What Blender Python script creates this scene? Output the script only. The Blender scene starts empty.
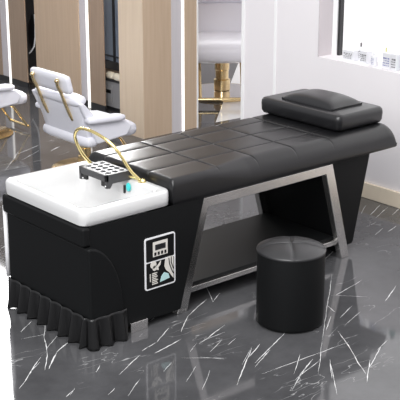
import bpy, bmesh, math, random
from mathutils import Vector, Matrix
random.seed(7)
S = bpy.context.scene
COL = S.collection
PI = math.pi

# ------------------------------------------------------------------ camera
F_PX, PITCH, YAW = 1161.72, 0.3175, 0.8632
CAM = Vector((-2.4766, -3.6078, 2.0714))
cd = Vector((math.cos(YAW) * math.cos(PITCH), math.sin(YAW) * math.cos(PITCH), -math.sin(PITCH)))
cr = Vector((math.sin(YAW), -math.cos(YAW), 0))
cu = cr.cross(cd)
cam = bpy.data.cameras.new('camera')
cam.sensor_width = 36.0
cam.lens = F_PX / 400.0 * 36.0
cam.clip_end = 60
co = bpy.data.objects.new('camera', cam)
COL.objects.link(co)
co.matrix_world = Matrix(((cr.x, cu.x, -cd.x, CAM.x), (cr.y, cu.y, -cd.y, CAM.y), (cr.z, cu.z, -cd.z, CAM.z), (0, 0, 0, 1)))
S.camera = co

# ------------------------------------------------------------------ world, lights, exposure
wd = bpy.data.worlds.new('world')
S.world = wd
wd.use_nodes = True
bg = wd.node_tree.nodes['Background']
bg.inputs[0].default_value = (0.95, 0.96, 1.0, 1)
bg.inputs[1].default_value = 1.0
wn_ = wd.node_tree
wt = wn_.nodes.new('ShaderNodeTexCoord')
wx = wn_.nodes.new('ShaderNodeSeparateXYZ')
wr = wn_.nodes.new('ShaderNodeValToRGB')          # dim room walls near the horizon, bright ceiling overhead
wr.color_ramp.elements[0].position = 0.05
wr.color_ramp.elements[0].color = (0.58, 0.58, 0.60, 1)
wr.color_ramp.elements[1].position = 0.75
wr.color_ramp.elements[1].color = (0.62, 0.62, 0.63, 1)
e_ = wr.color_ramp.elements.new(0.35)
e_.color = (0.72, 0.72, 0.75, 1)
wn_.links.new(wt.outputs['Generated'], wx.inputs[0])
wn_.links.new(wx.outputs['Z'], wr.inputs['Fac'])
wn_.links.new(wr.outputs['Color'], bg.inputs[0])


def area(name, loc, target, sx, sy, power, col=(1, 1, 1)):
    l = bpy.data.lights.new(name, 'AREA')
    l.shape = 'RECTANGLE'
    l.size = sx
    l.size_y = sy
    l.energy = power
    l.color = col
    o = bpy.data.objects.new(name, l)
    COL.objects.link(o)
    o.location = loc
    d = Vector(target) - Vector(loc)
    o.rotation_euler = d.to_track_quat('-Z', 'Y').to_euler()
    return o


area('added_softlight', (-2.2, -1.6, 3.3), (0.9, 0.7, 0.3), 3.0, 3.0, 185)  # added soft light from above
area('wall_fill_light', (0.4, -0.6, 3.2), (2.4, 1.5, 0.7), 1.2, 1.2, 36)  # added fill aimed at the right wall, no fixture there
area('assumed_window_light', (2.40, 5.25, 2.65), (0.4, 5.25, 2.65), 1.3, 1.9, 130)  # assumed from the bright floor reflection; bare light panel, no window built
area('mattress_highlight_light', (2.40, 2.98, 1.66), (0.4, 2.98, 1.66), 0.85, 0.9, 85)  # added unseen panel that makes the highlight on the mattress
area('opening_fill_light', (5.2, 4.8, 2.7), (4.2, 3.9, 0), 1.6, 1.6, 60)  # added fill that whitens the floor behind the opening

S.view_settings.view_transform = 'Standard'
S.view_settings.look = 'None'
S.view_settings.exposure = 0.0
S.view_settings.gamma = 1.0
S.view_settings.use_curve_mapping = False


# ------------------------------------------------------------------ helpers
def srgb(r, g, b):
    f = lambda c: (c / 255 / 12.92) if c / 255 <= 0.04045 else ((c / 255 + 0.055) / 1.055) ** 2.4
    return (f(r), f(g), f(b), 1)


def mat(name, col, rough=0.5, metal=0.0, spec=0.5, noise=0.0, nscale=20, bump=0.0, bscale=200, coat=0.0, emit=0.0):
    m = bpy.data.materials.new(name)
    m.use_nodes = True
    nt = m.node_tree
    b = nt.nodes['Principled BSDF']
    b.inputs['Base Color'].default_value = col
    b.inputs['Roughness'].default_value = rough
    b.inputs['Metallic'].default_value = metal
    b.inputs['Specular IOR Level'].default_value = spec
    b.inputs['Coat Weight'].default_value = coat
    if emit:
        b.inputs['Emission Color'].default_value = col
        b.inputs['Emission Strength'].default_value = emit
    tc = nt.nodes.new('ShaderNodeTexCoord')
    if noise:
        n = nt.nodes.new('ShaderNodeTexNoise')
        n.inputs['Scale'].default_value = nscale
        n.inputs['Detail'].default_value = 4
        nt.links.new(tc.outputs['Object'], n.inputs['Vector'])
        r = nt.nodes.new('ShaderNodeValToRGB')
        r.color_ramp.elements[0].position = 0.3
        r.color_ramp.elements[1].position = 0.7
        r.color_ramp.elements[0].color = tuple(c * (1 - noise) for c in col[:3]) + (1,)
        r.color_ramp.elements[1].color = tuple(min(1, c * (1 + noise)) for c in col[:3]) + (1,)
        nt.links.new(n.outputs['Fac'], r.inputs['Fac'])
        nt.links.new(r.outputs['Color'], b.inputs['Base Color'])
    if bump:
        n = nt.nodes.new('ShaderNodeTexNoise')
        n.inputs['Scale'].default_value = bscale
        nt.links.new(tc.outputs['Object'], n.inputs['Vector'])
        bp = nt.nodes.new('ShaderNodeBump')
        bp.inputs['Strength'].default_value = bump
        bp.inputs['Distance'].default_value = 0.002
        nt.links.new(n.outputs['Fac'], bp.inputs['Height'])
        nt.links.new(bp.outputs['Normal'], b.inputs['Normal'])
    return m


def obj(name, bm, m, parent=None, smooth=True, bevel=0.0, seg=3, angle=40):
    me = bpy.data.meshes.new(name)
    bmesh.ops.recalc_face_normals(bm, faces=bm.faces)
    bm.to_mesh(me)
    bm.free()
    for x in (m if isinstance(m, (list, tuple)) else [m]):
        me.materials.append(x)
    o = bpy.data.objects.new(name, me)
    COL.objects.link(o)
    if parent:
        o.parent = parent
    if smooth:
        me.polygons.foreach_set('use_smooth', [True] * len(me.polygons))
        me.set_sharp_from_angle(angle=math.radians(angle))
    if bevel:
        b = o.modifiers.new('bevel', 'BEVEL')
        b.width = bevel
        b.segments = seg
        b.limit_method = 'ANGLE'
        b.angle_limit = math.radians(35)
        b.harden_normals = True
    return o


def tag(o, label=None, cat=None, group=None, kind=None):
    if label: o['label'] = label
    if cat: o['category'] = cat
    if group: o['group'] = group
    if kind: o['kind'] = kind
    return o


def thing(name, label, cat, loc=(0, 0, 0), rz=0, group=None):
    o = bpy.data.objects.new(name, None)
    o.empty_display_size = 0.05
    COL.objects.link(o)
    o.location = loc
    o.rotation_euler = (0, 0, rz)
    return tag(o, label, cat, group)


def struct(name, bm, m, **k):
    return tag(obj(name, bm, m, **k), kind='structure')


def box(bm, x0, x1, y0, y1, z0, z1):
    v = [bm.verts.new(p) for p in ((x0, y0, z0), (x1, y0, z0), (x1, y1, z0), (x0, y1, z0), (x0, y0, z1), (x1, y0, z1), (x1, y1, z1), (x0, y1, z1))]
    for f in ((0, 3, 2, 1), (4, 5, 6, 7), (0, 1, 5, 4), (1, 2, 6, 5), (2, 3, 7, 6), (3, 0, 4, 7)):
        bm.faces.new([v[i] for i in f])
    return bm


def B(*a):
    bm = bmesh.new()
    if len(a) == 6 and not isinstance(a[0], (tuple, list)):
        return box(bm, *a)
    for q in a:
        box(bm, *q)
    return bm


def prism_xz(bm, poly, y0, y1):
    a = [bm.verts.new((x, y0, z)) for x, z in poly]
    b = [bm.verts.new((x, y1, z)) for x, z in poly]
    n = len(poly)
    bm.faces.new(a)
    bm.faces.new(b[::-1])
    for i in range(n):
        j = (i + 1) % n
        bm.faces.new((a[i], b[i], b[j], a[j]))
    return bm


def tube(bm, pts, r, n=10, cap=True):
    pts = [Vector(p) for p in pts]
    rings = []
    prev = None
    for i, p in enumerate(pts):
        t = (pts[min(i + 1, len(pts) - 1)] - pts[max(i - 1, 0)]).normalized()
        if prev is None:
            up = Vector((0, 0, 1)) if abs(t.z) < 0.9 else Vector((1, 0, 0))
            a = t.cross(up).normalized()
        else:
            a = (prev - t * prev.dot(t)).normalized()
        prev = a
        b = t.cross(a)
        rings.append([bm.verts.new(p + (a * math.cos(2 * PI * k / n) + b * math.sin(2 * PI * k / n)) * r) for k in range(n)])
    for q, s in zip(rings, rings[1:]):
        for k in range(n):
            bm.faces.new((q[k], q[(k + 1) % n], s[(k + 1) % n], s[k]))
    if cap:
        bm.faces.new(rings[0][::-1])
        bm.faces.new(rings[-1])
    return bm


def lathe(bm, prof, n=48, c=(0, 0, 0)):
    rings = []
    for r, z in prof:
        if r < 1e-6:
            rings.append([bm.verts.new((c[0], c[1], c[2] + z))])
        else:
            rings.append([bm.verts.new((c[0] + r * math.cos(2 * PI * k / n), c[1] + r * math.sin(2 * PI * k / n), c[2] + z)) for k in range(n)])
    for a, b in zip(rings, rings[1:]):
        for k in range(n):
            j = (k + 1) % n
            if len(a) == 1 and len(b) == 1: continue
            if len(a) == 1: bm.faces.new((a[0], b[j], b[k]))
            elif len(b) == 1: bm.faces.new((a[k], a[j], b[0]))
            else: bm.faces.new((a[k], a[j], b[j], b[k]))
    if len(rings[0]) > 1: bm.faces.new(rings[0][::-1])
    if len(rings[-1]) > 1: bm.faces.new(rings[-1])
    return bm


def rbox(bm, c, size, r, rot=None, seg=4, bulge=0.0):
    """soft upholstered block: rounded on every edge and slightly domed"""
    t = bmesh.new()
    bmesh.ops.create_cube(t, size=1)
    for v in t.verts:
        v.co = Vector((v.co.x * size[0], v.co.y * size[1], v.co.z * size[2]))
    bmesh.ops.subdivide_edges(t, edges=t.edges[:], cuts=5, use_grid_fill=True)
    hx, hy, hz = size[0] / 2, size[1] / 2, size[2] / 2
    for v in t.verts:
        p = v.co
        q = Vector((max(-hx + r, min(hx - r, p.x)), max(-hy + r, min(hy - r, p.y)), max(-hz + r, min(hz - r, p.z))))
        d = p - q
        if d.length > 1e-9:
            p = q + d.normalized() * r
        fx, fy = 1 - (p.x / hx) ** 2, 1 - (p.y / hy) ** 2
        p.z += math.copysign(bulge * max(0, fx) * max(0, fy), p.z) if abs(p.z) > 1e-6 else 0
        v.co = p
    M = Matrix.Translation(c) @ (rot.to_4x4() if rot else Matrix.Identity(4))
    t.transform(M)
    me = bpy.data.meshes.new('tmp')
    t.to_mesh(me)
    t.free()
    bm.from_mesh(me)
    bpy.data.meshes.remove(me)
    return bm


def rrect(x0, x1, y0, y1, r, n=6):
    out = []
    for cx, cy, a0 in ((x1 - r, y0 + r, -PI / 2), (x1 - r, y1 - r, 0), (x0 + r, y1 - r, PI / 2), (x0 + r, y0 + r, PI)):
        for k in range(n + 1):
            a = a0 + PI / 2 * k / n
            out.append((cx + r * math.cos(a), cy + r * math.sin(a)))
    return out


def loft(bm, rings, cap0=True, cap1=True):
    vs = [[bm.verts.new(p) for p in r] for r in rings]
    n = len(vs[0])
    for a, b in zip(vs, vs[1:]):
        for k in range(n):
            bm.faces.new((a[k], a[(k + 1) % n], b[(k + 1) % n], b[k]))
    if cap0: bm.faces.new(vs[0][::-1])
    if cap1: bm.faces.new(vs[-1])
    return bm


# ------------------------------------------------------------------ materials
M = {}
M['leather'] = mat('black_leather', srgb(17, 17, 19), 0.33, spec=0.6, bump=0.02, bscale=260)
M['leather2'] = mat('black_leather_pillow', srgb(27, 27, 29), 0.3, spec=0.6, bump=0.02, bscale=260)
M['panel'] = mat('black_upholstered_board', srgb(17, 18, 19), 0.55, spec=0.2, bump=0.02, bscale=320)
M['cloth'] = mat('black_frill_cloth', srgb(13, 13, 14), 0.3, spec=0.5, bump=0.02, bscale=300)
M['steel'] = mat('brushed_steel', srgb(226, 224, 222), 0.27, metal=1.0, noise=0.08, nscale=6)
M['ceramic'] = mat('white_ceramic', srgb(217, 217, 217), 0.12, spec=0.5, coat=0.2)
M['gold'] = mat('polished_gold', srgb(246, 226, 160), 0.2, metal=1.0)
M['champagne'] = mat('champagne_gold', srgb(234, 210, 162), 0.22, metal=1.0)
M['rack'] = mat('dark_grey_plastic', srgb(62, 62, 64), 0.42, noise=0.05)
M['white_leather'] = mat('white_leather', srgb(232, 232, 240), 0.42, bump=0.1, bscale=220)
M['wall_white'] = mat('white_wall_paint', srgb(238, 234, 236), 0.75, noise=0.01, nscale=3)
M['trim_white'] = mat('white_trim', srgb(250, 250, 250), 0.4)
M['skirting'] = mat('cream_skirting', srgb(240, 226, 204), 0.5, noise=0.02)
M['led'] = mat('led_strip', (1, 0.98, 0.95, 1), 0.5, emit=1.1)
M['niche_lit'] = mat('lit_niche_panel', (1, 0.99, 0.99, 1), 0.5, emit=0.3)
M['dark'] = mat('dark_metal', srgb(40, 40, 42), 0.4)
M['black'] = mat('black_plastic', srgb(14, 14, 15), 0.35)
M['white_plastic'] = mat('white_plastic', srgb(244, 244, 246), 0.35)
M['pale'] = mat('pale_marking', srgb(228, 224, 216), 0.5)
M['cyan'] = mat('cyan_plastic', srgb(60, 205, 205), 0.35)


def wood(name, a, b):
    m = bpy.data.materials.new(name)
    m.use_nodes = True
    nt = m.node_tree
    p = nt.nodes['Principled BSDF']
    p.inputs['Roughness'].default_value = 0.5
    p.inputs['Specular IOR Level'].default_value = 0.3
    tc = nt.nodes.new('ShaderNodeTexCoord')
    mp = nt.nodes.new('ShaderNodeMapping')
    mp.inputs['Scale'].default_value = (9, 9, 0.5)
    n = nt.nodes.new('ShaderNodeTexNoise')
    n.inputs['Scale'].default_value = 5
    n.inputs['Detail'].default_value = 6
    r = nt.nodes.new('ShaderNodeValToRGB')
    r.color_ramp.elements[0].position = 0.3
    r.color_ramp.elements[1].position = 0.7
    r.color_ramp.elements[0].color = a
    r.color_ramp.elements[1].color = b
    nt.links.new(tc.outputs['Object'], mp.inputs['Vector'])
    nt.links.new(mp.outputs['Vector'], n.inputs['Vector'])
    nt.links.new(n.outputs['Fac'], r.inputs['Fac'])
    nt.links.new(r.outputs['Color'], p.inputs['Base Color'])
    return m


M['tan'] = wood('tan_panelling', srgb(196, 172, 148), srgb(204, 181, 157))
M['tan_light'] = wood('light_tan_panelling', srgb(216, 196, 172), srgb(223, 204, 181))
M['brown'] = wood('brown_panelling', srgb(158, 138, 120), srgb(168, 147, 128))
M['lavender'] = wood('pale_lavender_panelling', srgb(205, 200, 203), srgb(212, 207, 210))


def marble(name, c0, c1, vein, streaks=True):
    m = bpy.data.materials.new(name)
    m.use_nodes = True
    nt = m.node_tree
    p = nt.nodes['Principled BSDF']
    p.inputs['Roughness'].default_value = 0.06
    p.inputs['IOR'].default_value = 1.6
    tc = nt.nodes.new('ShaderNodeTexCoord')
    n = nt.nodes.new('ShaderNodeTexNoise')
    n.inputs['Scale'].default_value = 2.2
    n.inputs['Detail'].default_value = 8
    n.inputs['Roughness'].default_value = 0.65
    nt.links.new(tc.outputs['Object'], n.inputs['Vector'])
    r = nt.nodes.new('ShaderNodeValToRGB')
    r.color_ramp.elements[0].position = 0.32
    r.color_ramp.elements[1].position = 0.7
    r.color_ramp.elements[0].color = c0
    r.color_ramp.elements[1].color = c1
    nt.links.new(n.outputs['Fac'], r.inputs['Fac'])
    last = r.outputs['Color']
    if streaks:
        # faint short scratchy veins: ridged noise stretched along the stone's grain, broken up by a mask
        mp = nt.nodes.new('ShaderNodeMapping')
        mp.inputs['Rotation'].default_value = (0, 0, -0.55)
        mp.inputs['Scale'].default_value = (1.3, 5.0, 1)
        v = nt.nodes.new('ShaderNodeTexNoise')
        v.inputs['Scale'].default_value = 2.4
        v.inputs['Detail'].default_value = 3
        nt.links.new(tc.outputs['Object'], mp.inputs['Vector'])
        nt.links.new(mp.outputs['Vector'], v.inputs['Vector'])
        s = nt.nodes.new('ShaderNodeMath'); s.operation = 'SUBTRACT'; s.inputs[1].default_value = 0.5
        a = nt.nodes.new('ShaderNodeMath'); a.operation = 'ABSOLUTE'
        k = nt.nodes.new('ShaderNodeMapRange')
        k.inputs['From Min'].default_value = 0.0
        k.inputs['From Max'].default_value = 0.006
        k.inputs['To Min'].default_value = 1.0
        k.inputs['To Max'].default_value = 0.0
        mk = nt.nodes.new('ShaderNodeTexNoise')
        mk.inputs['Scale'].default_value = 3.1
        mr = nt.nodes.new('ShaderNodeMapRange')
        mr.inputs['From Min'].default_value = 0.54
        mr.inputs['From Max'].default_value = 0.62
        mu = nt.nodes.new('ShaderNodeMath'); mu.operation = 'MULTIPLY'
        mu2 = nt.nodes.new('ShaderNodeMath'); mu2.operation = 'MULTIPLY'; mu2.inputs[1].default_value = 0.4
        nt.links.new(v.outputs['Fac'], s.inputs[0]); nt.links.new(s.outputs[0], a.inputs[0]); nt.links.new(a.outputs[0], k.inputs['Value'])
        nt.links.new(tc.outputs['Object'], mk.inputs['Vector']); nt.links.new(mk.outputs['Fac'], mr.inputs['Value'])
        nt.links.new(k.outputs[0], mu.inputs[0]); nt.links.new(mr.outputs[0], mu.inputs[1]); nt.links.new(mu.outputs[0], mu2.inputs[0])
        mx = nt.nodes.new('ShaderNodeMixRGB')
        mx.inputs['Color2'].default_value = vein
        nt.links.new(mu2.outputs[0], mx.inputs['Fac']); nt.links.new(last, mx.inputs['Color1'])
        last = mx.outputs['Color']
    nt.links.new(last, p.inputs['Base Color'])
    return m


M['marble'] = marble('grey_polished_marble', srgb(66, 66, 68), srgb(92, 92, 94), srgb(235, 235, 235))
M['vein'] = marble('white_marble_vein', srgb(225, 225, 225), srgb(250, 250, 250), srgb(240, 240, 240), False)
M['reflection_white'] = marble('white_reflection_patch', srgb(246, 245, 245), srgb(252, 252, 252), srgb(240, 240, 240), False)


# ------------------------------------------------------------------ floor with its inlaid white veins
def floor_pt(px, py):
    v = cd * F_PX + cr * (px - 200) + cu * (200 - py)
    return CAM + v * (-CAM.z / v.z)


VEINS = [  # traced ends of each vein on the floor, width in mm
    ((318, 374), (322, 342), (332, 274), 4), ((366, 374), (338, 331), 6), ((262, 374), (349, 342), 4), ((255, 363), (287, 331), 5),
    ((247, 359), (260, 344), 5), ((294, 374), (300, 354), 4), ((298, 378), (313, 359), 5), ((330, 359), (332, 378), 4), ((370, 367), (381, 346), 6),
    ((385, 301), (396, 286), 6), ((336, 295), (362, 280), 6), ((330, 295), (368, 297), 3), ((323, 261), (334, 250), 5), ((200, 357), (225, 359), 3),
    ((202, 390), (210, 370), 3), ((237, 385), (252, 347), 5), ((255, 367), (270, 350), 5), ((242, 365), (250, 350), 4), ((200, 342), (225, 332), 3),
    ((292, 390), (307, 365), 4), ((295, 380), (320, 360), 4), ((330, 362), (337, 395), 4), ((370, 360), (367, 382), 6), ((377, 350), (388, 340), 4),
    ((142, 351), (157, 342), (169, 328), 5), ((155, 353), (181, 339), 9), ((181, 332), (188, 316), (207, 299), 6), ((199, 344), (225, 325), 5),
    ((181, 358), (227, 358), 3), ((206, 286), (213, 302), (220, 293), 5), ((150, 321), (162, 313), 4), ((32, 321), (21, 332), 5),
    ((21, 339), (46, 334), 3), ((45, 325), (44, 337), (47, 352), (45, 370), 6), ((59, 334), (47, 348), 5), ((69, 342), (57, 352), (49, 369), 8),
    ((41, 357), (19, 389), 6), ((75, 389), (66, 397), 4), ((100, 365), (96, 372), 5), ((70, 395), (75, 388), 3), ((108, 395), (115, 388), 4),
    ((119, 375), (140, 355), 4), ((128, 396), (140, 379), 4), ((370, 215), (380, 205), 6), ((376, 218), (388, 207), 5), ((366, 227), (376, 222), 5),
    ((388, 232), (396, 226), 6), ((392, 215), (400, 208), 5), ((5, 171), (19, 151), 4), ((5, 170), (27, 166), 4), ((15, 155), (39, 145), 5),
    ((22, 160), (40, 150), 4), ((51, 151), (60, 146), 7), ((0, 249), (15, 240), 5), ((0, 229), (7, 226), 4), ((190, 352), (197, 343), 3),
    ((210, 352), (222, 340), 3), ((163, 372), (172, 362), 3), ((186, 382), (196, 366), 3), ((228, 345), (236, 338), 3), ((62, 330), (68, 326), 3),
    ((340, 318), (352, 306), 4), ((345, 325), (360, 312), 3), ((326, 330), (331, 316), 4), ((327, 305), (335, 312), 4), ((30, 372), (40, 362), 3),
    ((375, 235), (383, 228), 4), ((361, 214), (366, 205), 5),
]
bm = bmesh.new()
f0 = bm.faces.new([bm.verts.new(p) for p in ((-7, -7, 0), (9, -7, 0), (9, 10, 0), (-7, 10, 0))])
for k, vv in enumerate(VEINS):
    w = vv[-1] * 0.00031
    pts = [floor_pt(*q) for q in vv[:-1]]
    for a, b in zip(pts, pts[1:]):
        L = (b - a).length
        n = max(4, int(L / 0.02))
        t = (b - a).normalized()
        s = Vector((-t.y, t.x, 0))
        ring = []
        off = 0
        for i in range(n + 1):
            u = i / n
            off = off * 0.7 + random.uniform(-1, 1) * w * 0.9
            ww = w * (0.35 + 0.9 * random.random()) * (0.25 + min(1, 4 * min(u, 1 - u)) * 0.85)
            c = a + (b - a) * u + s * off * min(1, 5 * min(u, 1 - u))
            c.z = 0.0003
            ring.append((bm.verts.new(c + s * ww), bm.verts.new(c - s * ww)))
        for q, r in zip(ring, ring[1:]):
            f = bm.faces.new((q[0], q[1], r[1], r[0]))
            f.material_index = 1
fl = struct('floor', bm, [M['marble'], M['vein']], smooth=False)

# ------------------------------------------------------------------ right wall with its lit display niche
XW = 2.38
NY0, NY1, NZ0, NZ1, ND = -0.9, 1.02, 0.755, 2.0, 0.15
struct('wall_right', B((XW, XW + 0.3, -4, 1.645, 0, NZ0), (XW, XW + 0.3, NY1, 1.645, NZ0, NZ1), (XW, XW + 0.3, -4, NY0, NZ0, NZ1), (XW, XW + 0.3, -4, 1.645, NZ1, 3.2)), M['wall_white'], smooth=False)
struct('trim_1', B(XW + ND, XW + ND + 0.02, NY0, NY1, NZ0, NZ1), M['niche_lit'], smooth=False)
struct('trim_2', B(XW + ND - 0.035, XW + ND - 0.001, 0.982, 1.018, NZ0, NZ1), M['trim_white'], smooth=False)
struct('trim_3', B(XW + ND - 0.03, XW + ND - 0.001, 0.962, 0.978, NZ0, NZ1), M['dark'], smooth=False)
struct('trim_21', B(XW + 0.001, XW + ND - 0.036, NY1 - 0.004, NY1 - 0.0002, NZ0 + 0.0002, NZ1), mat('reveal_shade_grey', srgb(196, 189, 192), 0.8), smooth=False)  # lining over the white reveal; its shade is put into the grey
struct('trim_4', B(XW - 0.004, XW, 1.365, 1.382, 0, 3.2), M['trim_white'], smooth=False)
struct('trim_5', B(XW - 0.006, XW + 0.3, 1.6455, 1.668, 0, 3.2), M['trim_white'], smooth=False)
struct('baseboard_right', B(XW - 0.018, XW - 0.0005, -4, 1.645, 0.0005, 0.092), M['skirting'], bevel=0.004)

# ------------------------------------------------------------------ tan partition, with an opening and added room in place of its mirror
PY = 2.44
struct('wall_partition', B((2.2, 2.44, PY, 2.70, 0, 3.2)), M['tan'], smooth=False)
struct('trim_6', B(2.192, 2.1995, PY - 0.002, 2.70, 0, 3.2), M['tan_light'], smooth=False)
struct('trim_7', B(2.4405, 2.527, PY - 0.006, 2.70, 0, 3.2), M['lavender'], smooth=False)
struct('trim_8', B(2.5275, 2.545, PY - 0.012, 2.70, 0, 3.2), M['led'], smooth=False)
struct('trim_9', B(2.5455, 2.665, PY, 2.70, 0, 3.2), M['tan'], smooth=False)
struct('trim_10', B(2.6655, 2.676, PY - 0.006, 2.70, 0, 3.2), M['trim_white'], smooth=False)
struct('light_block_lintel', B(2.6765, 3.1595, PY, 2.56, 1.15, 3.2), M['tan'], smooth=False)  # unseen lintel added to keep light from beyond off the mattress
struct('trim_11', B(3.160, 3.20, PY - 0.006, 2.5, 0, 3.2), M['trim_white'], smooth=False)
struct('wall_beyond', B(3.2005, 5.0, PY, 2.54, 0, 3.2), M['wall_white'], smooth=False)
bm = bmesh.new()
pl = [(2.86, 2.46), (3.155, 2.44), (6.5, 2.56), (6.5, 6.5), (4.42, 3.93)]  # white area edged along the view line, stands in for a reflection
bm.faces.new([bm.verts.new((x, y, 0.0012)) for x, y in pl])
struct('floor_reflection_patch', bm, M['reflection_white'], smooth=False)
struct('wall_far', B(6.6, 6.7, 2.5, 8.5, 0, 3.2), M['wall_white'], smooth=False)

# ------------------------------------------------------------------ left wall: tan and brown mirror-bay panelling with light strips
XL = 2.44
struct('wall_left', B(XL + 0.14, XL + 0.2, 2.71, 8, 0, 3.2), M['brown'], smooth=False)


def board(n, y0, y1, m, x0=XL, z0=0.045, x1=XL + 0.139):
    return struct('trim_%d' % n, B(x0, x1, y0, y1, z0, 3.2), m, bevel=0.005)


board(12, 3.222, 3.405, M['brown'], x1=XL + 0.014)
struct('trim_13', B(XL - 0.004, XL + 0.012, 3.413, 3.431, 0, 3.2), M['led'], smooth=False)
board(14, 3.432, 3.53, M['lavender'], XL + 0.006)
board(15, 3.5305, 4.135, M['tan'])
board(16, 4.275, 4.52, M['brown'], x1=XL + 0.014)
struct('trim_17', B(XL - 0.004, XL + 0.012, 4.528, 4.545, 0, 3.2), M['led'], smooth=False)
board(18, 4.546, 4.66, M['lavender'], XL + 0.006)
board(19, 4.6605, 5.6, M['brown'])
struct('baseboard_left', B((XL + 0.002, XL + 0.014, 3.222, 3.405, 0, 0.044), (XL + 0.012, XL + 0.138, 3.446, 4.135, 0, 0.044), (XL + 0.002, XL + 0.014, 4.275, 4.52, 0, 0.044), (XL + 0.012, XL + 0.138, 4.554, 5.6, 0, 0.044)), M['dark'], smooth=False)
# bay between the panelling and the partition: dark glass with a frame; dark slot farther along
M['glass_blue'] = mat('dark_blue_glass', srgb(122, 134, 150), 0.35, noise=0.12, nscale=4)
M['grey_cab'] = mat('grey_cabinet_paint', srgb(150, 150, 152), 0.45)
M['towel'] = mat('cream_towel', srgb(236, 228, 208), 0.9, bump=0.4, bscale=120)
wn = struct('window_1', B(2.560, 2.578, 2.712, 3.56, 0.36, 3.2), M['glass_blue'], smooth=False)
struct('window_frame', B((2.545, 2.5595, 2.712, 3.56, 0.30, 0.36), (2.545, 2.5595, 3.235, 3.25, 0.36, 3.2), (2.545, 2.5595, 2.712, 3.56, 0.395, 0.402)), M['dark'], parent=wn, smooth=False)
struct('trim_20', B(2.52, 2.578, 4.14, 4.42, 0.045, 3.2), M['dark'], smooth=False)

t = thing('bay_cabinet', 'low grey cabinet in the narrow bay beside the tan column', 'cabinet', (2.5, 3.15, 0))
obj('body', B(0.004, 0.044, -0.42, 0.40, 0.03, 0.225), M['grey_cab'], t, bevel=0.003)
obj('plinth', B(0.012, 0.044, -0.41, 0.39, 0.0, 0.0295), M['dark'], t)
obj('worktop', B(-0.006, 0.044, -0.42, 0.40, 0.2255, 0.24), M['dark'], t, bevel=0.002)
dr = obj('drawer', B(-0.004, 0.0038, 0.06, 0.22, 0.06, 0.20), M['grey_cab'], t, bevel=0.002)
obj('drawer_pull', B(-0.008, -0.0042, 0.07, 0.13, 0.135, 0.16), M['black'], dr)
for nm, y, z, w, lab in (('rolled_towel', 3.245, 0.2405, 0.045, 'cream towel lying on the grey cabinet, left one of two'), ('rolled_towel', 3.15, 0.2405, 0.06, 'cream towel lying on the grey cabinet, right one next to the tan column')):
    bm = bmesh.new()
    rbox(bm, (0, 0, 0.024), (0.045, w * 1.9, 0.048), 0.02, bulge=0.004)
    o = obj(nm, bm, M['towel'])
    o.location = (2.517, y, z)
    tag(o, lab, 'towel', 'towels on the grey cabinet')
# unidentified dark shape with a pale rim in the slot
bm = bmesh.new()
pr = [(0.0, 0.30), (-0.03, 0.36), (-0.055, 0.47), (-0.06, 0.56), (-0.02, 0.60), (0.05, 0.52), (0.055, 0.36)]
a = [bm.verts.new((2.497, 4.275 + y, z)) for y, z in pr]
b = [bm.verts.new((2.515, 4.275 + y, z)) for y, z in pr]
bm.faces.new(a); bm.faces.new(b[::-1])
for i in range(len(pr)):
    j = (i + 1) % len(pr)
    bm.faces.new((a[i], b[i], b[j], a[j]))
t = thing('slot_shape', 'unidentified black shape with a white edge in the narrow dark slot', 'gown', (2.506, 4.275, 0.30))
o = obj('shape_body', bm, M['cloth'], t, bevel=0.004)
o.matrix_parent_inverse = Matrix.Translation(t.location).inverted()
bm = bmesh.new()
tube(bm, [(2.495, 4.275 + y - 0.004, z) for y, z in ((-0.055, 0.6), (-0.06, 0.52), (-0.052, 0.42), (-0.03, 0.34), (0.02, 0.29), (0.045, 0.275))], 0.006, 8)
o = obj('edging', bm, M['white_plastic'], t)
o.matrix_parent_inverse = Matrix.Translation(t.location).inverted()

# ------------------------------------------------------------------ shampoo bed
BED = thing('shampoo_bed', 'long black tufted shampoo bed with white basin and steel legs', 'shampoo bed', (0.95, 0.3, 0))
BI = Matrix.Translation(BED.location).inverted()


def part(name, bm, m, parent=BED, **k):
    o = obj(name, bm, m, parent, **k)
    if parent is BED:
        o.matrix_parent_inverse = BI
    return o


# body under the basin (slanted towards the leg)
bm = bmesh.new()
prism_xz(bm, [(0.03, 0.03), (0.502, 0.03), (0.640, 0.5185), (0.03, 0.5185)], 0.004, 0.605)
bmesh.ops.delete(bm, geom=[f for f in bm.faces if all(v.co.z > 0.51 for v in f.verts)], context='FACES_ONLY')
part('body_cabinet', bm, M['panel'], bevel=0.004)
part('rim_band', B(-0.006, 0.034, -0.002, 0.612, 0.437, 0.519), M['panel'], bevel=0.012)
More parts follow.
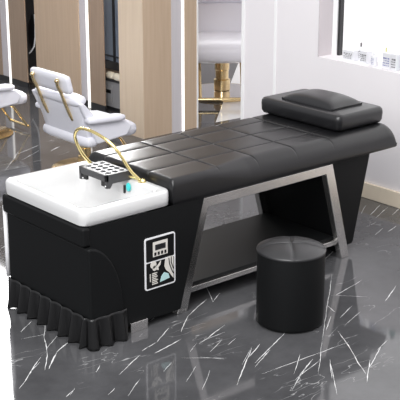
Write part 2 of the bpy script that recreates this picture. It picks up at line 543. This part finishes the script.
# curved side apron and the pleated frill round the basin end
bm = bmesh.new()
ap = [(0.006, 0.118), (0.006, 0.436)] + [(0.006 + 0.172 * math.sin(a), 0.118 + 0.318 * math.cos(a)) for a in [PI / 2 * k / 16 for k in range(1, 17)]]
prism_xz(bm, ap, -0.022, 0.60)
part('apron', bm, M['panel'], bevel=0.012)
path = []
n1, n2, n3 = 150, 24, 44
for i in range(n1): path.append((0.0, 0.605 - 0.605 * i / n1, -1, 0))
for i in range(n2):
    a = PI / 2 * i / n2
    path.append((0.022 - 0.022 * math.cos(a), -0.0 - 0.026 * math.sin(a), -math.cos(a), -math.sin(a)))
for i in range(n3 + 1): path.append((0.022 + 0.166 * i / n3, -0.026, 0, -1))
bm = bmesh.new()
rows = []
s = 0
for i, (x, y, nx, ny) in enumerate(path):
    if i: s += math.hypot(x - path[i - 1][0], y - path[i - 1][1])
    if s < 0.6:
        ph = 2 * PI * s / 0.079
        w = 0.5 - 0.5 * math.cos(ph)
        w = w ** 2.2
    else:
        ph = 2 * PI * (s - 0.6) / 0.072
        w = (0.5 - 0.5 * math.cos(ph)) * 0.8
    col = []
    for k in range(13):
        v = k / 12
        amp = 0.007 + 0.023 * v
        d = -0.002 + 0.006 * v + amp * w
        zz = 0.132 - v * 0.1305 + (0.002 * (1 - w) if k == 12 else 0)
        col.append(bm.verts.new((x + nx * d, y + ny * d, zz)))
    rows.append(col)
for a, b in zip(rows, rows[1:]):
    for k in range(12):
        bm.faces.new((a[k], b[k], b[k + 1], a[k + 1]))
o = part('frill', bm, M['cloth'], angle=180)
sm = o.modifiers.new('solid', 'SOLIDIFY'); sm.thickness = 0.002
# basin
bm = bmesh.new()
rings = []
def ring(x0, x1, y0, y1, r, z): rings.append([(x, y, z) for x, y in rrect(x0, x1, y0, y1, r)])
ring(0.012, 0.452, 0.012, 0.600, 0.035, 0.5195)
ring(0.002, 0.457, 0.003, 0.608, 0.04, 0.524)
ring(0.000, 0.457, 0.001, 0.610, 0.04, 0.545)
ring(0.000, 0.457, 0.001, 0.610, 0.04, 0.578)
ring(0.004, 0.455, 0.005, 0.606, 0.04, 0.586)
ring(0.012, 0.450, 0.013, 0.598, 0.036, 0.589)
ring(0.026, 0.412, 0.030, 0.581, 0.045, 0.588)
ring(0.034, 0.406, 0.038, 0.573, 0.05, 0.578)
ring(0.042, 0.400, 0.046, 0.565, 0.05, 0.520)
ring(0.060, 0.385, 0.066, 0.545, 0.06, 0.455)
ring(0.130, 0.320, 0.160, 0.450, 0.06, 0.435)
loft(bm, rings, cap0=False)
BAS = part('basin', bm, M['ceramic'], angle=60)
bm = bmesh.new()
lathe(bm, [(0.0, 0.0), (0.012, 0.0), (0.012, 0.006), (0.007, 0.010), (0, 0.010)], 20)
bm.transform(Matrix.Translation((0.398, 0.225, 0.555)) @ Matrix.Rotation(-PI / 2, 4, 'Y') )
bmesh.ops.scale(bm, vec=(1, 1.1, 1.6), verts=bm.verts, space=Matrix.Translation((-0.398, -0.225, -0.548)))
part('water_valve', bm, M['cyan'])
part('valve_plate', B(0.394, 0.403, 0.252, 0.262, 0.524, 0.560), M['black'], bevel=0.002)
# gold water arch over the basin
arch = [(0.430, 0.172, 0.589), (0.421, 0.184, 0.60), (0.396, 0.213, 0.635), (0.362, 0.236, 0.712), (0.340, 0.276, 0.760), (0.320, 0.348, 0.789), (0.306, 0.417, 0.799), (0.304, 0.467, 0.786), (0.310, 0.498, 0.750), (0.322, 0.504, 0.716), (0.339, 0.495, 0.671), (0.368, 0.490, 0.628), (0.410, 0.49, 0.588)]
def smooth_path(p, it=3):
    p = [Vector(q) for q in p]
    for _ in range(it):
        q = [p[0]]
        for a, b in zip(p, p[1:]):
            q += [a * 0.75 + b * 0.25, a * 0.25 + b * 0.75]
        q.append(p[-1])
        p = q
    return p
bm = bmesh.new()
tube(bm, smooth_path(arch), 0.0072, 12)
part('water_arch', bm, M['gold'], angle=180)
bm = bmesh.new()
tube(bm, smooth_path([(0.430, 0.185, 0.594), (0.405, 0.235, 0.606), (0.395, 0.30, 0.598)]), 0.006, 10)
lathe(bm, [(0.018, 0.0), (0.018, 0.008), (0.012, 0.014)], 20, (0.430, 0.172, 0.5885))
part('water_inlet', bm, M['gold'])
# grated head rest on the basin edge
RK = thing('head_rest', None, None); RK.parent = BED; RK.matrix_parent_inverse = BI
bm = bmesh.new()
x0, x1, y0, y1 = 0.283, 0.412, 0.232, 0.432
nx, ny = 3, 5
hx = [x0 + 0.014 + (x1 - x0 - 0.020) * i / nx for i in range(nx + 1)]
hy = [y0 + 0.012 + (y1 - y0 - 0.024) * i / ny for i in range(ny + 1)]
def plate(bm, z0, z1):
    """top plate with a grid of rounded holes"""
    nseg = 12
    holes = []
    for i in range(nx):
        for j in range(ny):
            cx, cy = (hx[i] + hx[i + 1]) / 2, (hy[j] + hy[j + 1]) / 2
            a, b = (hx[i + 1] - hx[i]) / 2, (hy[j + 1] - hy[j]) / 2
            for zz, fl in ((z1, 0), (z0, 1)):
                sq, ci = [], []
                for k in range(nseg):
                    t = 2 * PI * k / nseg + PI / 4
                    c, s_ = math.cos(t), math.sin(t)
                    q = max(abs(c), abs(s_))
                    sq.append(bm.verts.new((cx + a * c / q, cy + b * s_ / q, zz)))
                    ci.append(bm.verts.new((cx + a * 0.74 * c, cy + b * 0.74 * s_, zz)))
                for k in range(nseg):
                    m_ = (k + 1) % nseg
                    bm.faces.new((sq[k], sq[m_], ci[m_], ci[k]))
                holes.append(ci)
            u, d = holes[-2], holes[-1]
            for k in range(nseg):
                m_ = (k + 1) % nseg
                bm.faces.new((u[k], u[m_], d[m_], d[k]))
plate(bm, 0.622, 0.630)
bmesh.ops.remove_doubles(bm, verts=bm.verts, dist=1e-5)
M['rack_top'] = mat('grey_plastic_grate', srgb(92, 92, 94), 0.4)
part('grate', bm, M['rack_top'], RK, angle=30)
bm = bmesh.new()
box(bm, x0, hx[0] + 0.001, y0, y1, 0.600, 0.6305)            # front rail
box(bm, hx[-1] - 0.001, x1, y0, y1, 0.600, 0.6305)           # back rail
for ya, yb in ((y0, hy[0] + 0.001), (hy[-1] - 0.001, y1)):
    prism_xz(bm, [(x0, 0.6305), (x0, 0.572), (x0 + 0.022, 0.568), (x0 + 0.035, 0.588), (x1 - 0.02, 0.588), (x1 + 0.030, 0.5895), (x1 + 0.030, 0.598), (x1, 0.6305)], ya, yb)
part('frame', bm, M['rack'], RK, bevel=0.002)
for y in (y0 + 0.014, y1 - 0.05):
    part('clip', B(x0 + 0.004, x0 + 0.016, y, y + 0.03, 0.576, 0.602), M['black'], RK, bevel=0.002)
for y in (y0 + 0.004, y1 - 0.03):
    bm = bmesh.new()
    lathe(bm, [(0.0035, 0), (0.0035, 0.002), (0, 0.0025)], 10)
    bm.transform(Matrix.Translation((x0 - 0.0005, y, 0.583)) @ Matrix.Rotation(-PI / 2, 4, 'Y'))
    part('screw', bm, M['white_plastic'], RK)

# tufted mattress
CX0, CX1, CY0, CY1, ZT, ZB = 0.460, 1.902, 0.0, 0.615, 0.630, 0.514
SX = [0.732, 0.969, 1.211, 1.455, 1.70]
SY = [0.175, 0.333, 0.490]
def cheb(a, b, n, e):  # dense near the ends
    out = []
    for i in range(n + 1):
        t = i / n
        out.append(a + (b - a) * ((1 - e) * t + e * (0.5 - 0.5 * math.cos(PI * t))))
    return out
gx = sorted(set(cheb(CX0, CX1, 150, 0.55) + [s + d for s in SX for d in (-0.02, -0.014, -0.009, -0.006, -0.003, 0, 0.003, 0.006, 0.009, 0.014, 0.02)]))
gy = sorted(set(cheb(CY0, CY1, 70, 0.85) + [s + d for s in SY for d in (-0.02, -0.014, -0.009, -0.006, -0.003, 0, 0.003, 0.006, 0.009, 0.014, 0.02)]))
def edge(d, r): return 0 if d >= r else r - math.sqrt(max(0, r * r - (r - d) ** 2))
def topz(x, y):
    z = ZT
    rn = 0.03 + 0.05 * min(1, max(0, (x - 0.66) / 0.25))
    z -= edge(y - CY0, rn) + edge(CY1 - y, 0.045)
    z -= edge(CX1 - x, 0.055) + edge(x - CX0, 0.018)
    xs = [CX0] + SX[:4] + [CX1]
    g = 0
    for s in SX[:4]:
        g = max(g, math.exp(-((x - s) / 0.0046) ** 2), 0.22 * math.exp(-((x - s) / 0.017) ** 2))
    if CX0 < x < SX[3] + 0.3:
        for s in SY:
            g = max(g, math.exp(-((y - s) / 0.0046) ** 2), 0.22 * math.exp(-((y - s) / 0.017) ** 2))
    fade = 1.0 if y > 0.1 else max(0.0, y / 0.1)
    z -= 0.0078 * g * fade
    return max(z, ZB + 0.02)
bm = bmesh.new()
G = [[bm.verts.new((x, y, topz(x, y))) for y in gy] for x in gx]
for i in range(len(gx) - 1):
    for j in range(len(gy) - 1):
        bm.faces.new((G[i][j], G[i + 1][j], G[i + 1][j + 1], G[i][j + 1]))
loop = [G[i][0] for i in range(len(gx))] + [G[-1][j] for j in range(1, len(gy))] + [G[i][-1] for i in range(len(gx) - 2, -1, -1)] + [G[0][j] for j in range(len(gy) - 2, 0, -1)]
prev = loop
for z, ins in ((0.535, 0.0), (ZB + 0.006, 0.001), (ZB, 0.006)):
    cur = []
    for v in loop:
        x, y = v.co.x, v.co.y
        cur.append(bm.verts.new((min(max(x, CX0 + ins), CX1 - ins), min(max(y, CY0 + ins), CY1 - ins), z)))
    for k in range(len(loop)):
        m_ = (k + 1) % len(loop)
        bm.faces.new((prev[k], prev[m_], cur[m_], cur[k]))
    prev = cur
bm.faces.new(prev)
part('mattress', bm, M['leather'], angle=70)

# end support, tapering to the floor
bm = bmesh.new()
prism_xz(bm, [(1.470, 0.512), (1.775, 0.512), (1.672, 0.05), (1.66, 0.042), (1.585, 0.042), (1.578, 0.05)], 0.058, 0.560)
part('end_support', bm, M['panel'], bevel=0.006)
part('support_foot', B(1.59, 1.655, 0.08, 0.54, 0.0, 0.0418), M['black'], bevel=0.004)

# steel trapezoid frames front and back, shelf between
for y0 in (0.018, 0.556):
    y1 = y0 + 0.036
    nm = 'leg_frame'
    bm = bmesh.new()
    out = [(0.494, 0.0), (0.630, 0.507), (1.458, 0.507), (1.602, 0.0)]
    inn = [(0.550, 0.0), (0.673, 0.462), (1.415, 0.462), (1.548, 0.0)]
    for k in range(3):
        q = [out[k], out[k + 1], inn[k + 1], inn[k]]
        prism_xz(bm, q, y0, y1)
    bmesh.ops.remove_doubles(bm, verts=bm.verts, dist=1e-6)
    inner = [f for f in bm.faces if sum(1 for g in bm.faces if g is not f and set(g.verts) == set(f.verts))]
    bmesh.ops.delete(bm, geom=inner, context='FACES')
    part(nm, bm, M['steel'], bevel=0.003)
part('shelf', B(0.566, 1.535, 0.062, 0.592 - 0.04, 0.072, 0.108), M['panel'], bevel=0.003)
part('shelf_rail', B(0.585, 1.530, 0.0425, 0.0615, 0.072, 0.096), M['steel'], bevel=0.002)
# little steel foot bracket
bm = B((0.222, 0.312, -0.006, 0.003, 0.0, 0.045), (0.222, 0.312, 0.003, 0.05, 0.0, 0.004))
part('foot_bracket', bm, M['steel'], bevel=0.0015)
bm = bmesh.new()
tube(bm, [(0.012, 0.618, 0.13), (0.012, 0.618, 0.25), (0.012, 0.618, 0.46)], 0.010, 12)
part('drain_pipe', bm, M['white_plastic'], angle=180)

# control panel with display, keypad and pictograms
PX0, PX1, PZ0, PZ1 = 0.305, 0.470, 0.168, 0.402
def flat(bm, poly, y, th=0.0012):
    a = [bm.verts.new((x, y, z)) for x, z in poly]
    b = [bm.verts.new((x, y + th, z)) for x, z in poly]
    bm.faces.new(a)
    for i in range(len(a)):
        j = (i + 1) % len(a)
        bm.faces.new((a[i], a[j], b[j], b[i]))
    bm.faces.new(b[::-1])
def U(u, v): return (PX0 + (PX1 - PX0) * u, PZ0 + (PZ1 - PZ0) * v)
def quad(bm, u0, v0, u1, v1, y, th=0.001): flat(bm, [U(u0, v0), U(u1, v0), U(u1, v1), U(u0, v1)], y, th)
bm = bmesh.new(); flat(bm, rrect(PX0, PX1, PZ0, PZ1, 0.012), 0.0003, 0.0036)
CP = part('control_panel', bm, M['white_plastic'], smooth=False)
bm = bmesh.new(); flat(bm, rrect(PX0 + 0.007, PX1 - 0.007, PZ0 + 0.128, PZ1 - 0.007, 0.005), -0.0006, 0.0008); part('display_field', bm, M['black'], CP, smooth=False)
bm = bmesh.new(); flat(bm, rrect(PX0 + 0.007, PX1 - 0.007, PZ0 + 0.007, PZ0 + 0.122, 0.005), -0.0006, 0.0008); part('picture_field', bm, M['black'], CP, smooth=False)
bm = bmesh.new(); quad(bm, 0.26, 0.62, 0.74, 0.90, -0.0016); part('display', bm, M['pale'], CP, smooth=False)
bm = bmesh.new(); quad(bm, 0.33, 0.74, 0.67, 0.845, -0.0026); part('screen', bm, M['dark'], CP, smooth=False)
bm = bmesh.new()
for k in range(4): quad(bm, 0.30 + 0.11 * k, 0.64, 0.365 + 0.11 * k, 0.70, -0.0026)
for k in range(2): quad(bm, 0.40, 0.78 + 0.03 * k, 0.60, 0.79 + 0.03 * k, -0.0030)
part('keys', bm, M['black'], CP, smooth=False)
bm = bmesh.new()
def disc(bm, cu_, cv_, ru, rv, y, n=18): flat(bm, [U(cu_ + ru * math.cos(2 * PI * k / n), cv_ + rv * math.sin(2 * PI * k / n)) for k in range(n)], y, 0.001)
disc(bm, 0.27, 0.47, 0.10, 0.07, -0.0016); disc(bm, 0.31, 0.40, 0.07, 0.05, -0.0016)
flat(bm, [U(*p) for p in ((0.37, 0.42), (0.52, 0.52), (0.50, 0.44), (0.43, 0.40), (0.44, 0.34), (0.37, 0.36))], -0.0016, 0.001)
for k in range(7):
    quad(bm, 0.22, 0.09 + 0.034 * k, 0.22 + (0.19, 0.16, 0.19, 0.14, 0.18, 0.15, 0.17)[k], 0.108 + 0.034 * k, -0.0016)
quad(bm, 0.15, 0.16, 0.175, 0.31, -0.0016)
part('pictogram', bm, M['pale'], CP, smooth=False)
bm = bmesh.new()
hairp = [(0.66, 0.53), (0.90, 0.545), (0.93, 0.50), (0.93, 0.10), (0.86, 0.16), (0.78, 0.24), (0.68, 0.30), (0.63, 0.38)]
flat(bm, [U(*p) for p in hairp], -0.0016, 0.001)
part('swirl', bm, M['pale'], CP, smooth=False)
bm = bmesh.new()
for k, (a, b, c, d) in enumerate((((0.76, 0.52), (0.78, 0.40), (0.86, 0.26), (0.91, 0.19)), ((0.84, 0.53), (0.84, 0.42), (0.89, 0.32), (0.92, 0.28)))):
    pts = [a, b, c, d]
    flat(bm, [U(*p) for p in pts] + [U(p[0] + 0.03, p[1] + 0.004) for p in pts[::-1]], -0.0022, 0.0005)
part('swirl_lines', bm, M['dark'], CP, smooth=False)
bm = bmesh.new()
flat(bm, [U(*p) for p in ((0.48, 0.10), (0.80, 0.13), (0.76, 0.22), (0.62, 0.27), (0.52, 0.20))], -0.0019, 0.0011)
part('water_mark', bm, mat('pale_cyan_print', srgb(190, 226, 226), 0.5), CP, smooth=False)

# ------------------------------------------------------------------ pillow on the bed
PL = thing('bolster_pillow', 'black leather bolster with a raised pad on the bed end', 'pillow', (1.71, 0.33, 0.6302))
bm = bmesh.new()
rings = []
def ring2(x0, x1, y0, y1, r, z): rings.append([(x - 1.71, y - 0.33, z - 0.63) for x, y in rrect(x0, x1, y0, y1, r)])
ring2(1.566, 1.868, 0.090, 0.606, 0.03, 0.6303)
ring2(1.552, 1.876, 0.078, 0.618, 0.03, 0.636)
ring2(1.545, 1.880, 0.071, 0.624, 0.03, 0.650)
ring2(1.542, 1.878, 0.066, 0.624, 0.03, 0.685)
ring2(1.543, 1.874, 0.067, 0.622, 0.03, 0.702)
ring2(1.549, 1.868, 0.073, 0.616, 0.03, 0.711)
ring2(1.560, 1.858, 0.084, 0.606, 0.03, 0.7145)
loft(bm, rings)
obj('bolster', bm, M['leather2'], PL, angle=55)
bm = bmesh.new()
rx0, rx1, ry0, ry1 = 1.598, 1.815, 0.165, 0.515
N = 18
grid = []
for i in range(N + 1):
    row = []
    for j in range(N + 1):
        u, v = i / N * 2 - 1, j / N * 2 - 1
        h = 0.009 + 0.036 * (max(0, 1 - abs(u) ** 4) ** 0.5) * (max(0, 1 - abs(v) ** 3) ** 0.7)
        inset = 1
        row.append(bm.verts.new((rx0 + (rx1 - rx0) * i / N - 1.71, ry0 + (ry1 - ry0) * j / N - 0.33, 0.0845 + h)))
    grid.append(row)
for i in range(N):
    for j in range(N):
        bm.faces.new((grid[i][j], grid[i + 1][j], grid[i + 1][j + 1], grid[i][j + 1]))
lp = [grid[i][0] for i in range(N + 1)] + [grid[N][j] for j in range(1, N + 1)] + [grid[i][N] for i in range(N - 1, -1, -1)] + [grid[0][j] for j in range(N - 1, 0, -1)]
dn = [bm.verts.new((v.co.x, v.co.y, 0.0845)) for v in lp]
for k in range(len(lp)):
    m_ = (k + 1) % len(lp)
    bm.faces.new((lp[k], lp[m_], dn[m_], dn[k]))
bm.faces.new(dn)
obj('neck_pad', bm, M['leather2'], PL, angle=50)

# ------------------------------------------------------------------ stool
ST = thing('round_stool', 'round black leather stool on the marble in front of the bed', 'stool', (0.825, -0.345, 0), YAW)
bm = bmesh.new()
lathe(bm, [(0.0, 0.004), (0.138, 0.004), (0.144, 0.010), (0.1455, 0.02), (0.1455, 0.318), (0.144, 0.327)], 64)
obj('body', bm, M['panel'], ST, angle=50)
bm = bmesh.new()
lathe(bm, [(0.0, 0.0), (0.13, 0.0), (0.13, 0.0038)], 48)
obj('base', bm, M['black'], ST)
bm = bmesh.new()
nr, na = 26, 96
Rg = []
for i in range(nr + 1):
    r = 0.1475 * (i / nr) ** 0.85
    ring_ = []
    for k in range(na):
        a = 2 * PI * k / na
        x, y = r * math.cos(a), r * math.sin(a)
        z = 0.336 + 0.030 * (1 - (r / 0.1475) ** 2.6)
        g = max(math.exp(-(x / 0.005) ** 2), math.exp(-(y / 0.005) ** 2))
        g2 = max(math.exp(-(x / 0.016) ** 2), math.exp(-(y / 0.016) ** 2))
        z -= (0.004 * g + 0.004 * g2) * (1 if r < 0.13 else max(0, (0.1475 - r) / 0.0175))
        ring_.append(bm.verts.new((x, y, z)))
        if i == 0: break
    Rg.append(ring_)
for i in range(nr):
    for k in range(na):
        j = (k + 1) % na
        if i == 0: bm.faces.new((Rg[0][0], Rg[1][k], Rg[1][j]))
        else: bm.faces.new((Rg[i][k], Rg[i + 1][k], Rg[i + 1][j], Rg[i][j]))
pv = Rg[-1]
for r, z in ((0.1485, 0.332), (0.1475, 0.3275), (0.14, 0.3272)):
    cv = [bm.verts.new((r * math.cos(2 * PI * k / na), r * math.sin(2 * PI * k / na), z)) for k in range(na)]
    for k in range(na):
        bm.faces.new((pv[k], pv[(k + 1) % na], cv[(k + 1) % na], cv[k]))
    pv = cv
bm.faces.new(pv)
obj('seat_cushion', bm, mat('black_stool_leather', srgb(34, 34, 36), 0.40, spec=0.8), ST, angle=60)

# ------------------------------------------------------------------ white salon chairs
def make_chair(label):
    t = thing('salon_chair', label, 'salon chair', (0, 0, 0), 0, 'white salon chairs on gold bases')
    wl, gd = M['white_leather'], M['champagne']
    RY = lambda d: Matrix.Rotation(math.radians(d), 3, 'Y')
    bm = bmesh.new(); rbox(bm, (-0.295, 0.0, 0.355), (0.055, 0.46, 0.29), 0.026, RY(-16)); obj('backrest', bm, wl, t, angle=60)
    bm = bmesh.new(); rbox(bm, (-0.325, 0.0, 0.492), (0.09, 0.46, 0.06), 0.029, RY(-16)); obj('back_roll', bm, wl, t, angle=60)
    bm = bmesh.new(); rbox(bm, (-0.262, 0.0, 0.238), (0.10, 0.50, 0.08), 0.039); obj('lower_roll', bm, wl, t, angle=60)
    bm = bmesh.new(); rbox(bm, (-0.38, 0.0, 0.592), (0.05, 0.39, 0.118), 0.024, RY(-14)); obj('headrest', bm, wl, t, angle=60)
    for y in (-0.13, 0.13):
        bm = bmesh.new()
        tube(bm, smooth_path([(-0.43, y, 0.62), (-0.425, y, 0.585), (-0.395, y, 0.53), (-0.375, y, 0.47), (-0.345, y, 0.40), (-0.325, y, 0.365)], 2), 0.0095, 10)
        bmesh.ops.create_uvsphere(bm, u_segments=12, v_segments=8, radius=0.015, matrix=Matrix.Translation((-0.428, y, 0.615)))
        obj('bracket', bm, gd, t, angle=60)
    bm = bmesh.new(); rbox(bm, (-0.07, 0.0, 0.268), (0.35, 0.44, 0.10), 0.047, RY(4), bulge=0.012); obj('seat', bm, wl, t, angle=60)
    for sy in (-1, 1):
        bm = bmesh.new()
        prism_xz(bm, [(-0.365, 0.49), (-0.33, 0.49), (-0.24, 0.385), (-0.10, 0.355), (-0.03, 0.345), (0.02, 0.30), (-0.02, 0.245), (-0.24, 0.225)], sy * 0.245 - 0.017, sy * 0.245 + 0.017)
        obj('side_panel', bm, wl, t, bevel=0.012)
        bm = bmesh.new(); rbox(bm, (-0.185, sy * 0.262, 0.375), (0.27, 0.075, 0.042), 0.02, RY(3)); obj('armrest', bm, wl, t, angle=60)
    bm = bmesh.new()
    lathe(bm, [(0.21, 0.0), (0.212, 0.006), (0.20, 0.013), (0.06, 0.022), (0.04, 0.03)], 48, (-0.14, 0.02, 0)); obj('base_disc', bm, gd, t)
    bm = bmesh.new()
    lathe(bm, [(0.045, 0.024), (0.045, 0.08), (0.036, 0.085), (0.036, 0.13), (0.040, 0.135), (0.040, 0.19), (0.09, 0.20), (0.09, 0.211)], 32, (-0.14, 0.02, 0)); obj('pedestal', bm, gd, t, angle=35)
    bm = bmesh.new(); box(bm, -0.22, 0.05, -0.12, 0.12, 0.2112, 0.222); obj('seat_plate', bm, M['dark'], t)
    for y in (-0.11, 0.11):
        bm = bmesh.new()
        tube(bm, smooth_path([(-0.06, y, 0.212), (0.02, y, 0.212), (0.08, y, 0.13), (0.135, y, 0.045), (0.15, y, 0.03)], 2), 0.008, 10)
        obj('footrest_arm', bm, gd, t, angle=60)
    bm = bmesh.new(); tube(bm, [(0.148, -0.125, 0.034), (0.148, 0.125, 0.034)], 0.010, 10); obj('footrest_bar', bm, gd, t, angle=60)
    return t
def copy_tree(o, label, loc, rz, sc=1.0):
    r = o.copy(); COL.objects.link(r)
    r.location = loc; r.rotation_euler = (0, 0, rz); r.scale = (sc, sc, sc)
    r['label'] = label
    for ch in o.children:
        c = ch.copy(); COL.objects.link(c); c.parent = r
    return r
ch = make_chair('white salon chair with gold brackets behind the white basin')
ch.location = (1.64, 2.12, 0)
copy_tree(ch, 'white salon chair cut off by the left edge of the photo', (1.57, 3.25, 0), 0)
far = copy_tree(ch, 'white salon chair behind the opening, standing in for a mirror image', (3.36, 2.98, 0.0015), math.radians(232), 1.45)  # modelled chair in place of the mirror's reflected one

for c in far.children:            # this chair's foot plate is mirror bright with a gold rim
    if c.name.startswith('base_disc'):
        bm = bmesh.new()
        lathe(bm, [(0.21, 0.0), (0.213, 0.006), (0.205, 0.013), (0.195, 0.014), (0.06, 0.018), (0.04, 0.022)], 48, (-0.14, 0.02, 0))
        for f in bm.faces:
            f.material_index = 1 if math.hypot(f.calc_center_median().x + 0.14, f.calc_center_median().y - 0.02) < 0.197 and f.normal.z >= -0.5 and f.calc_center_median().z > 0.01 else 0
        me = bpy.data.meshes.new('base_disc')
        bm.to_mesh(me); bm.free()
        me.materials.append(M['champagne']); me.materials.append(mat('mirror_steel', srgb(245, 245, 248), 0.12, metal=1.0))
        c.data = me

# ------------------------------------------------------------------ products in the lit niche
M['tinted'] = mat('blue_print', srgb(110, 116, 168), 0.5)
M['bottle'] = mat('white_bottle_plastic', srgb(226, 226, 230), 0.3)
M['greyprint'] = mat('grey_print', srgb(120, 118, 120), 0.5)
M['teal'] = mat('teal_bottle_plastic', srgb(40, 130, 128), 0.35)
M['olive'] = mat('pale_olive_cap', srgb(206, 204, 150), 0.4)
ZS = NZ0 + 0.0002
def label_marks(bm, w, z0, z1, n, y0=0.0, x=-0.001):
    rr = random.Random(int(w * 1e5) + n)
    for k in range(n):
        zz = z0 + (z1 - z0) * (k + 0.5) / n
        h = (z1 - z0) / n * 0.22 * (1.5 if k == n - 1 else 0.9)
        y = -w / 2 + rr.uniform(0, 0.1) * w
        while y < w * 0.4:
            L = w * rr.uniform(0.06, 0.24)
            box(bm, x - 0.0006, x, y0 + y, y0 + min(y + L, w / 2), zz - h * rr.uniform(0.6, 1), zz + h)
            y += L + w * rr.uniform(0.05, 0.14)
def carton(name, lab, y, x, w, d, h, ink, z=ZS):
    t = thing(name, lab, 'box' if 'box' in name else 'bottle', (x, y, z), 0, 'hair products on the niche sill')
    obj('carton', B(0, d, -w / 2, w / 2, 0, h), M['bottle'], t, bevel=0.002)
    bm = bmesh.new(); label_marks(bm, w * 0.8, h * 0.15, h * 0.75, 4); obj('printing', bm, ink, t, smooth=False)
    return t
def bottle(lab, y, x, r, h, cap, ink, body=None, z=ZS):
    t = thing('product_bottle', lab, 'bottle', (x, y, z), 0, 'hair products on the niche sill')
    bm = bmesh.new(); lathe(bm, [(r * 0.93, 0), (r, 0.004), (r, h * 0.62), (r * 0.9, h * 0.68), (r * 0.42, h * 0.74), (r * 0.42, h * 0.77)], 24)
    obj('body', bm, body or M['bottle'], t)
    bm = bmesh.new(); lathe(bm, [(r * 0.5, h * 0.772), (r * 0.5, h * 0.97), (r * 0.42, h)], 20)
    obj('cap', bm, cap, t)
    bm = bmesh.new(); label_marks(bm, r * 1.1, h * 0.12, h * 0.55, 4, 0, -r * 0.96); obj('printing', bm, ink, t, smooth=False)
    return t
tr = thing('product_tray', 'white low tray under two boxes on the niche sill', 'tray', (2.44, 0.765, ZS))
obj('tray', B((-0.045, 0.05, -0.105, 0.105, 0, 0.006), (-0.045, -0.041, -0.105, 0.105, 0.006, 0.014), (0.046, 0.05, -0.105, 0.105, 0.006, 0.014)), M['white_plastic'], tr, bevel=0.001)
ZT2 = ZS + 0.0062
carton('product_box', 'white box with grey print, left end of the tray', 0.818, 2.416, 0.078, 0.05, 0.055, M['greyprint'], ZT2)
carton('product_box', 'white box with dark print, right end of the tray', 0.700, 2.416, 0.052, 0.05, 0.068, M['dark'], ZT2)
bottle('short white bottle standing behind the boxes on the tray', 0.772, 2.476, 0.013, 0.10, M['greyprint'], M['greyprint'], None, ZT2)
bottle('white bottle with small blue print just right of the tray', 0.625, 2.425, 0.019, 0.085, M['white_plastic'], M['tinted'])
bottle('slim white bottle with a pale olive cap on the niche sill', 0.585, 2.475, 0.012, 0.105, M['olive'], M['pale'])
carton('product_box', 'white box with large blue print in the lit niche', 0.528, 2.412, 0.060, 0.05, 0.088, M['tinted'])
carton('product_box', 'narrow white box with black print next to the blue printed box', 0.472, 2.405, 0.036, 0.05, 0.092, M['dark'])
bottle('teal bottle at the right edge of the lit niche', 0.425, 2.47, 0.022, 0.10, M['black'], M['pale'], M['teal'])
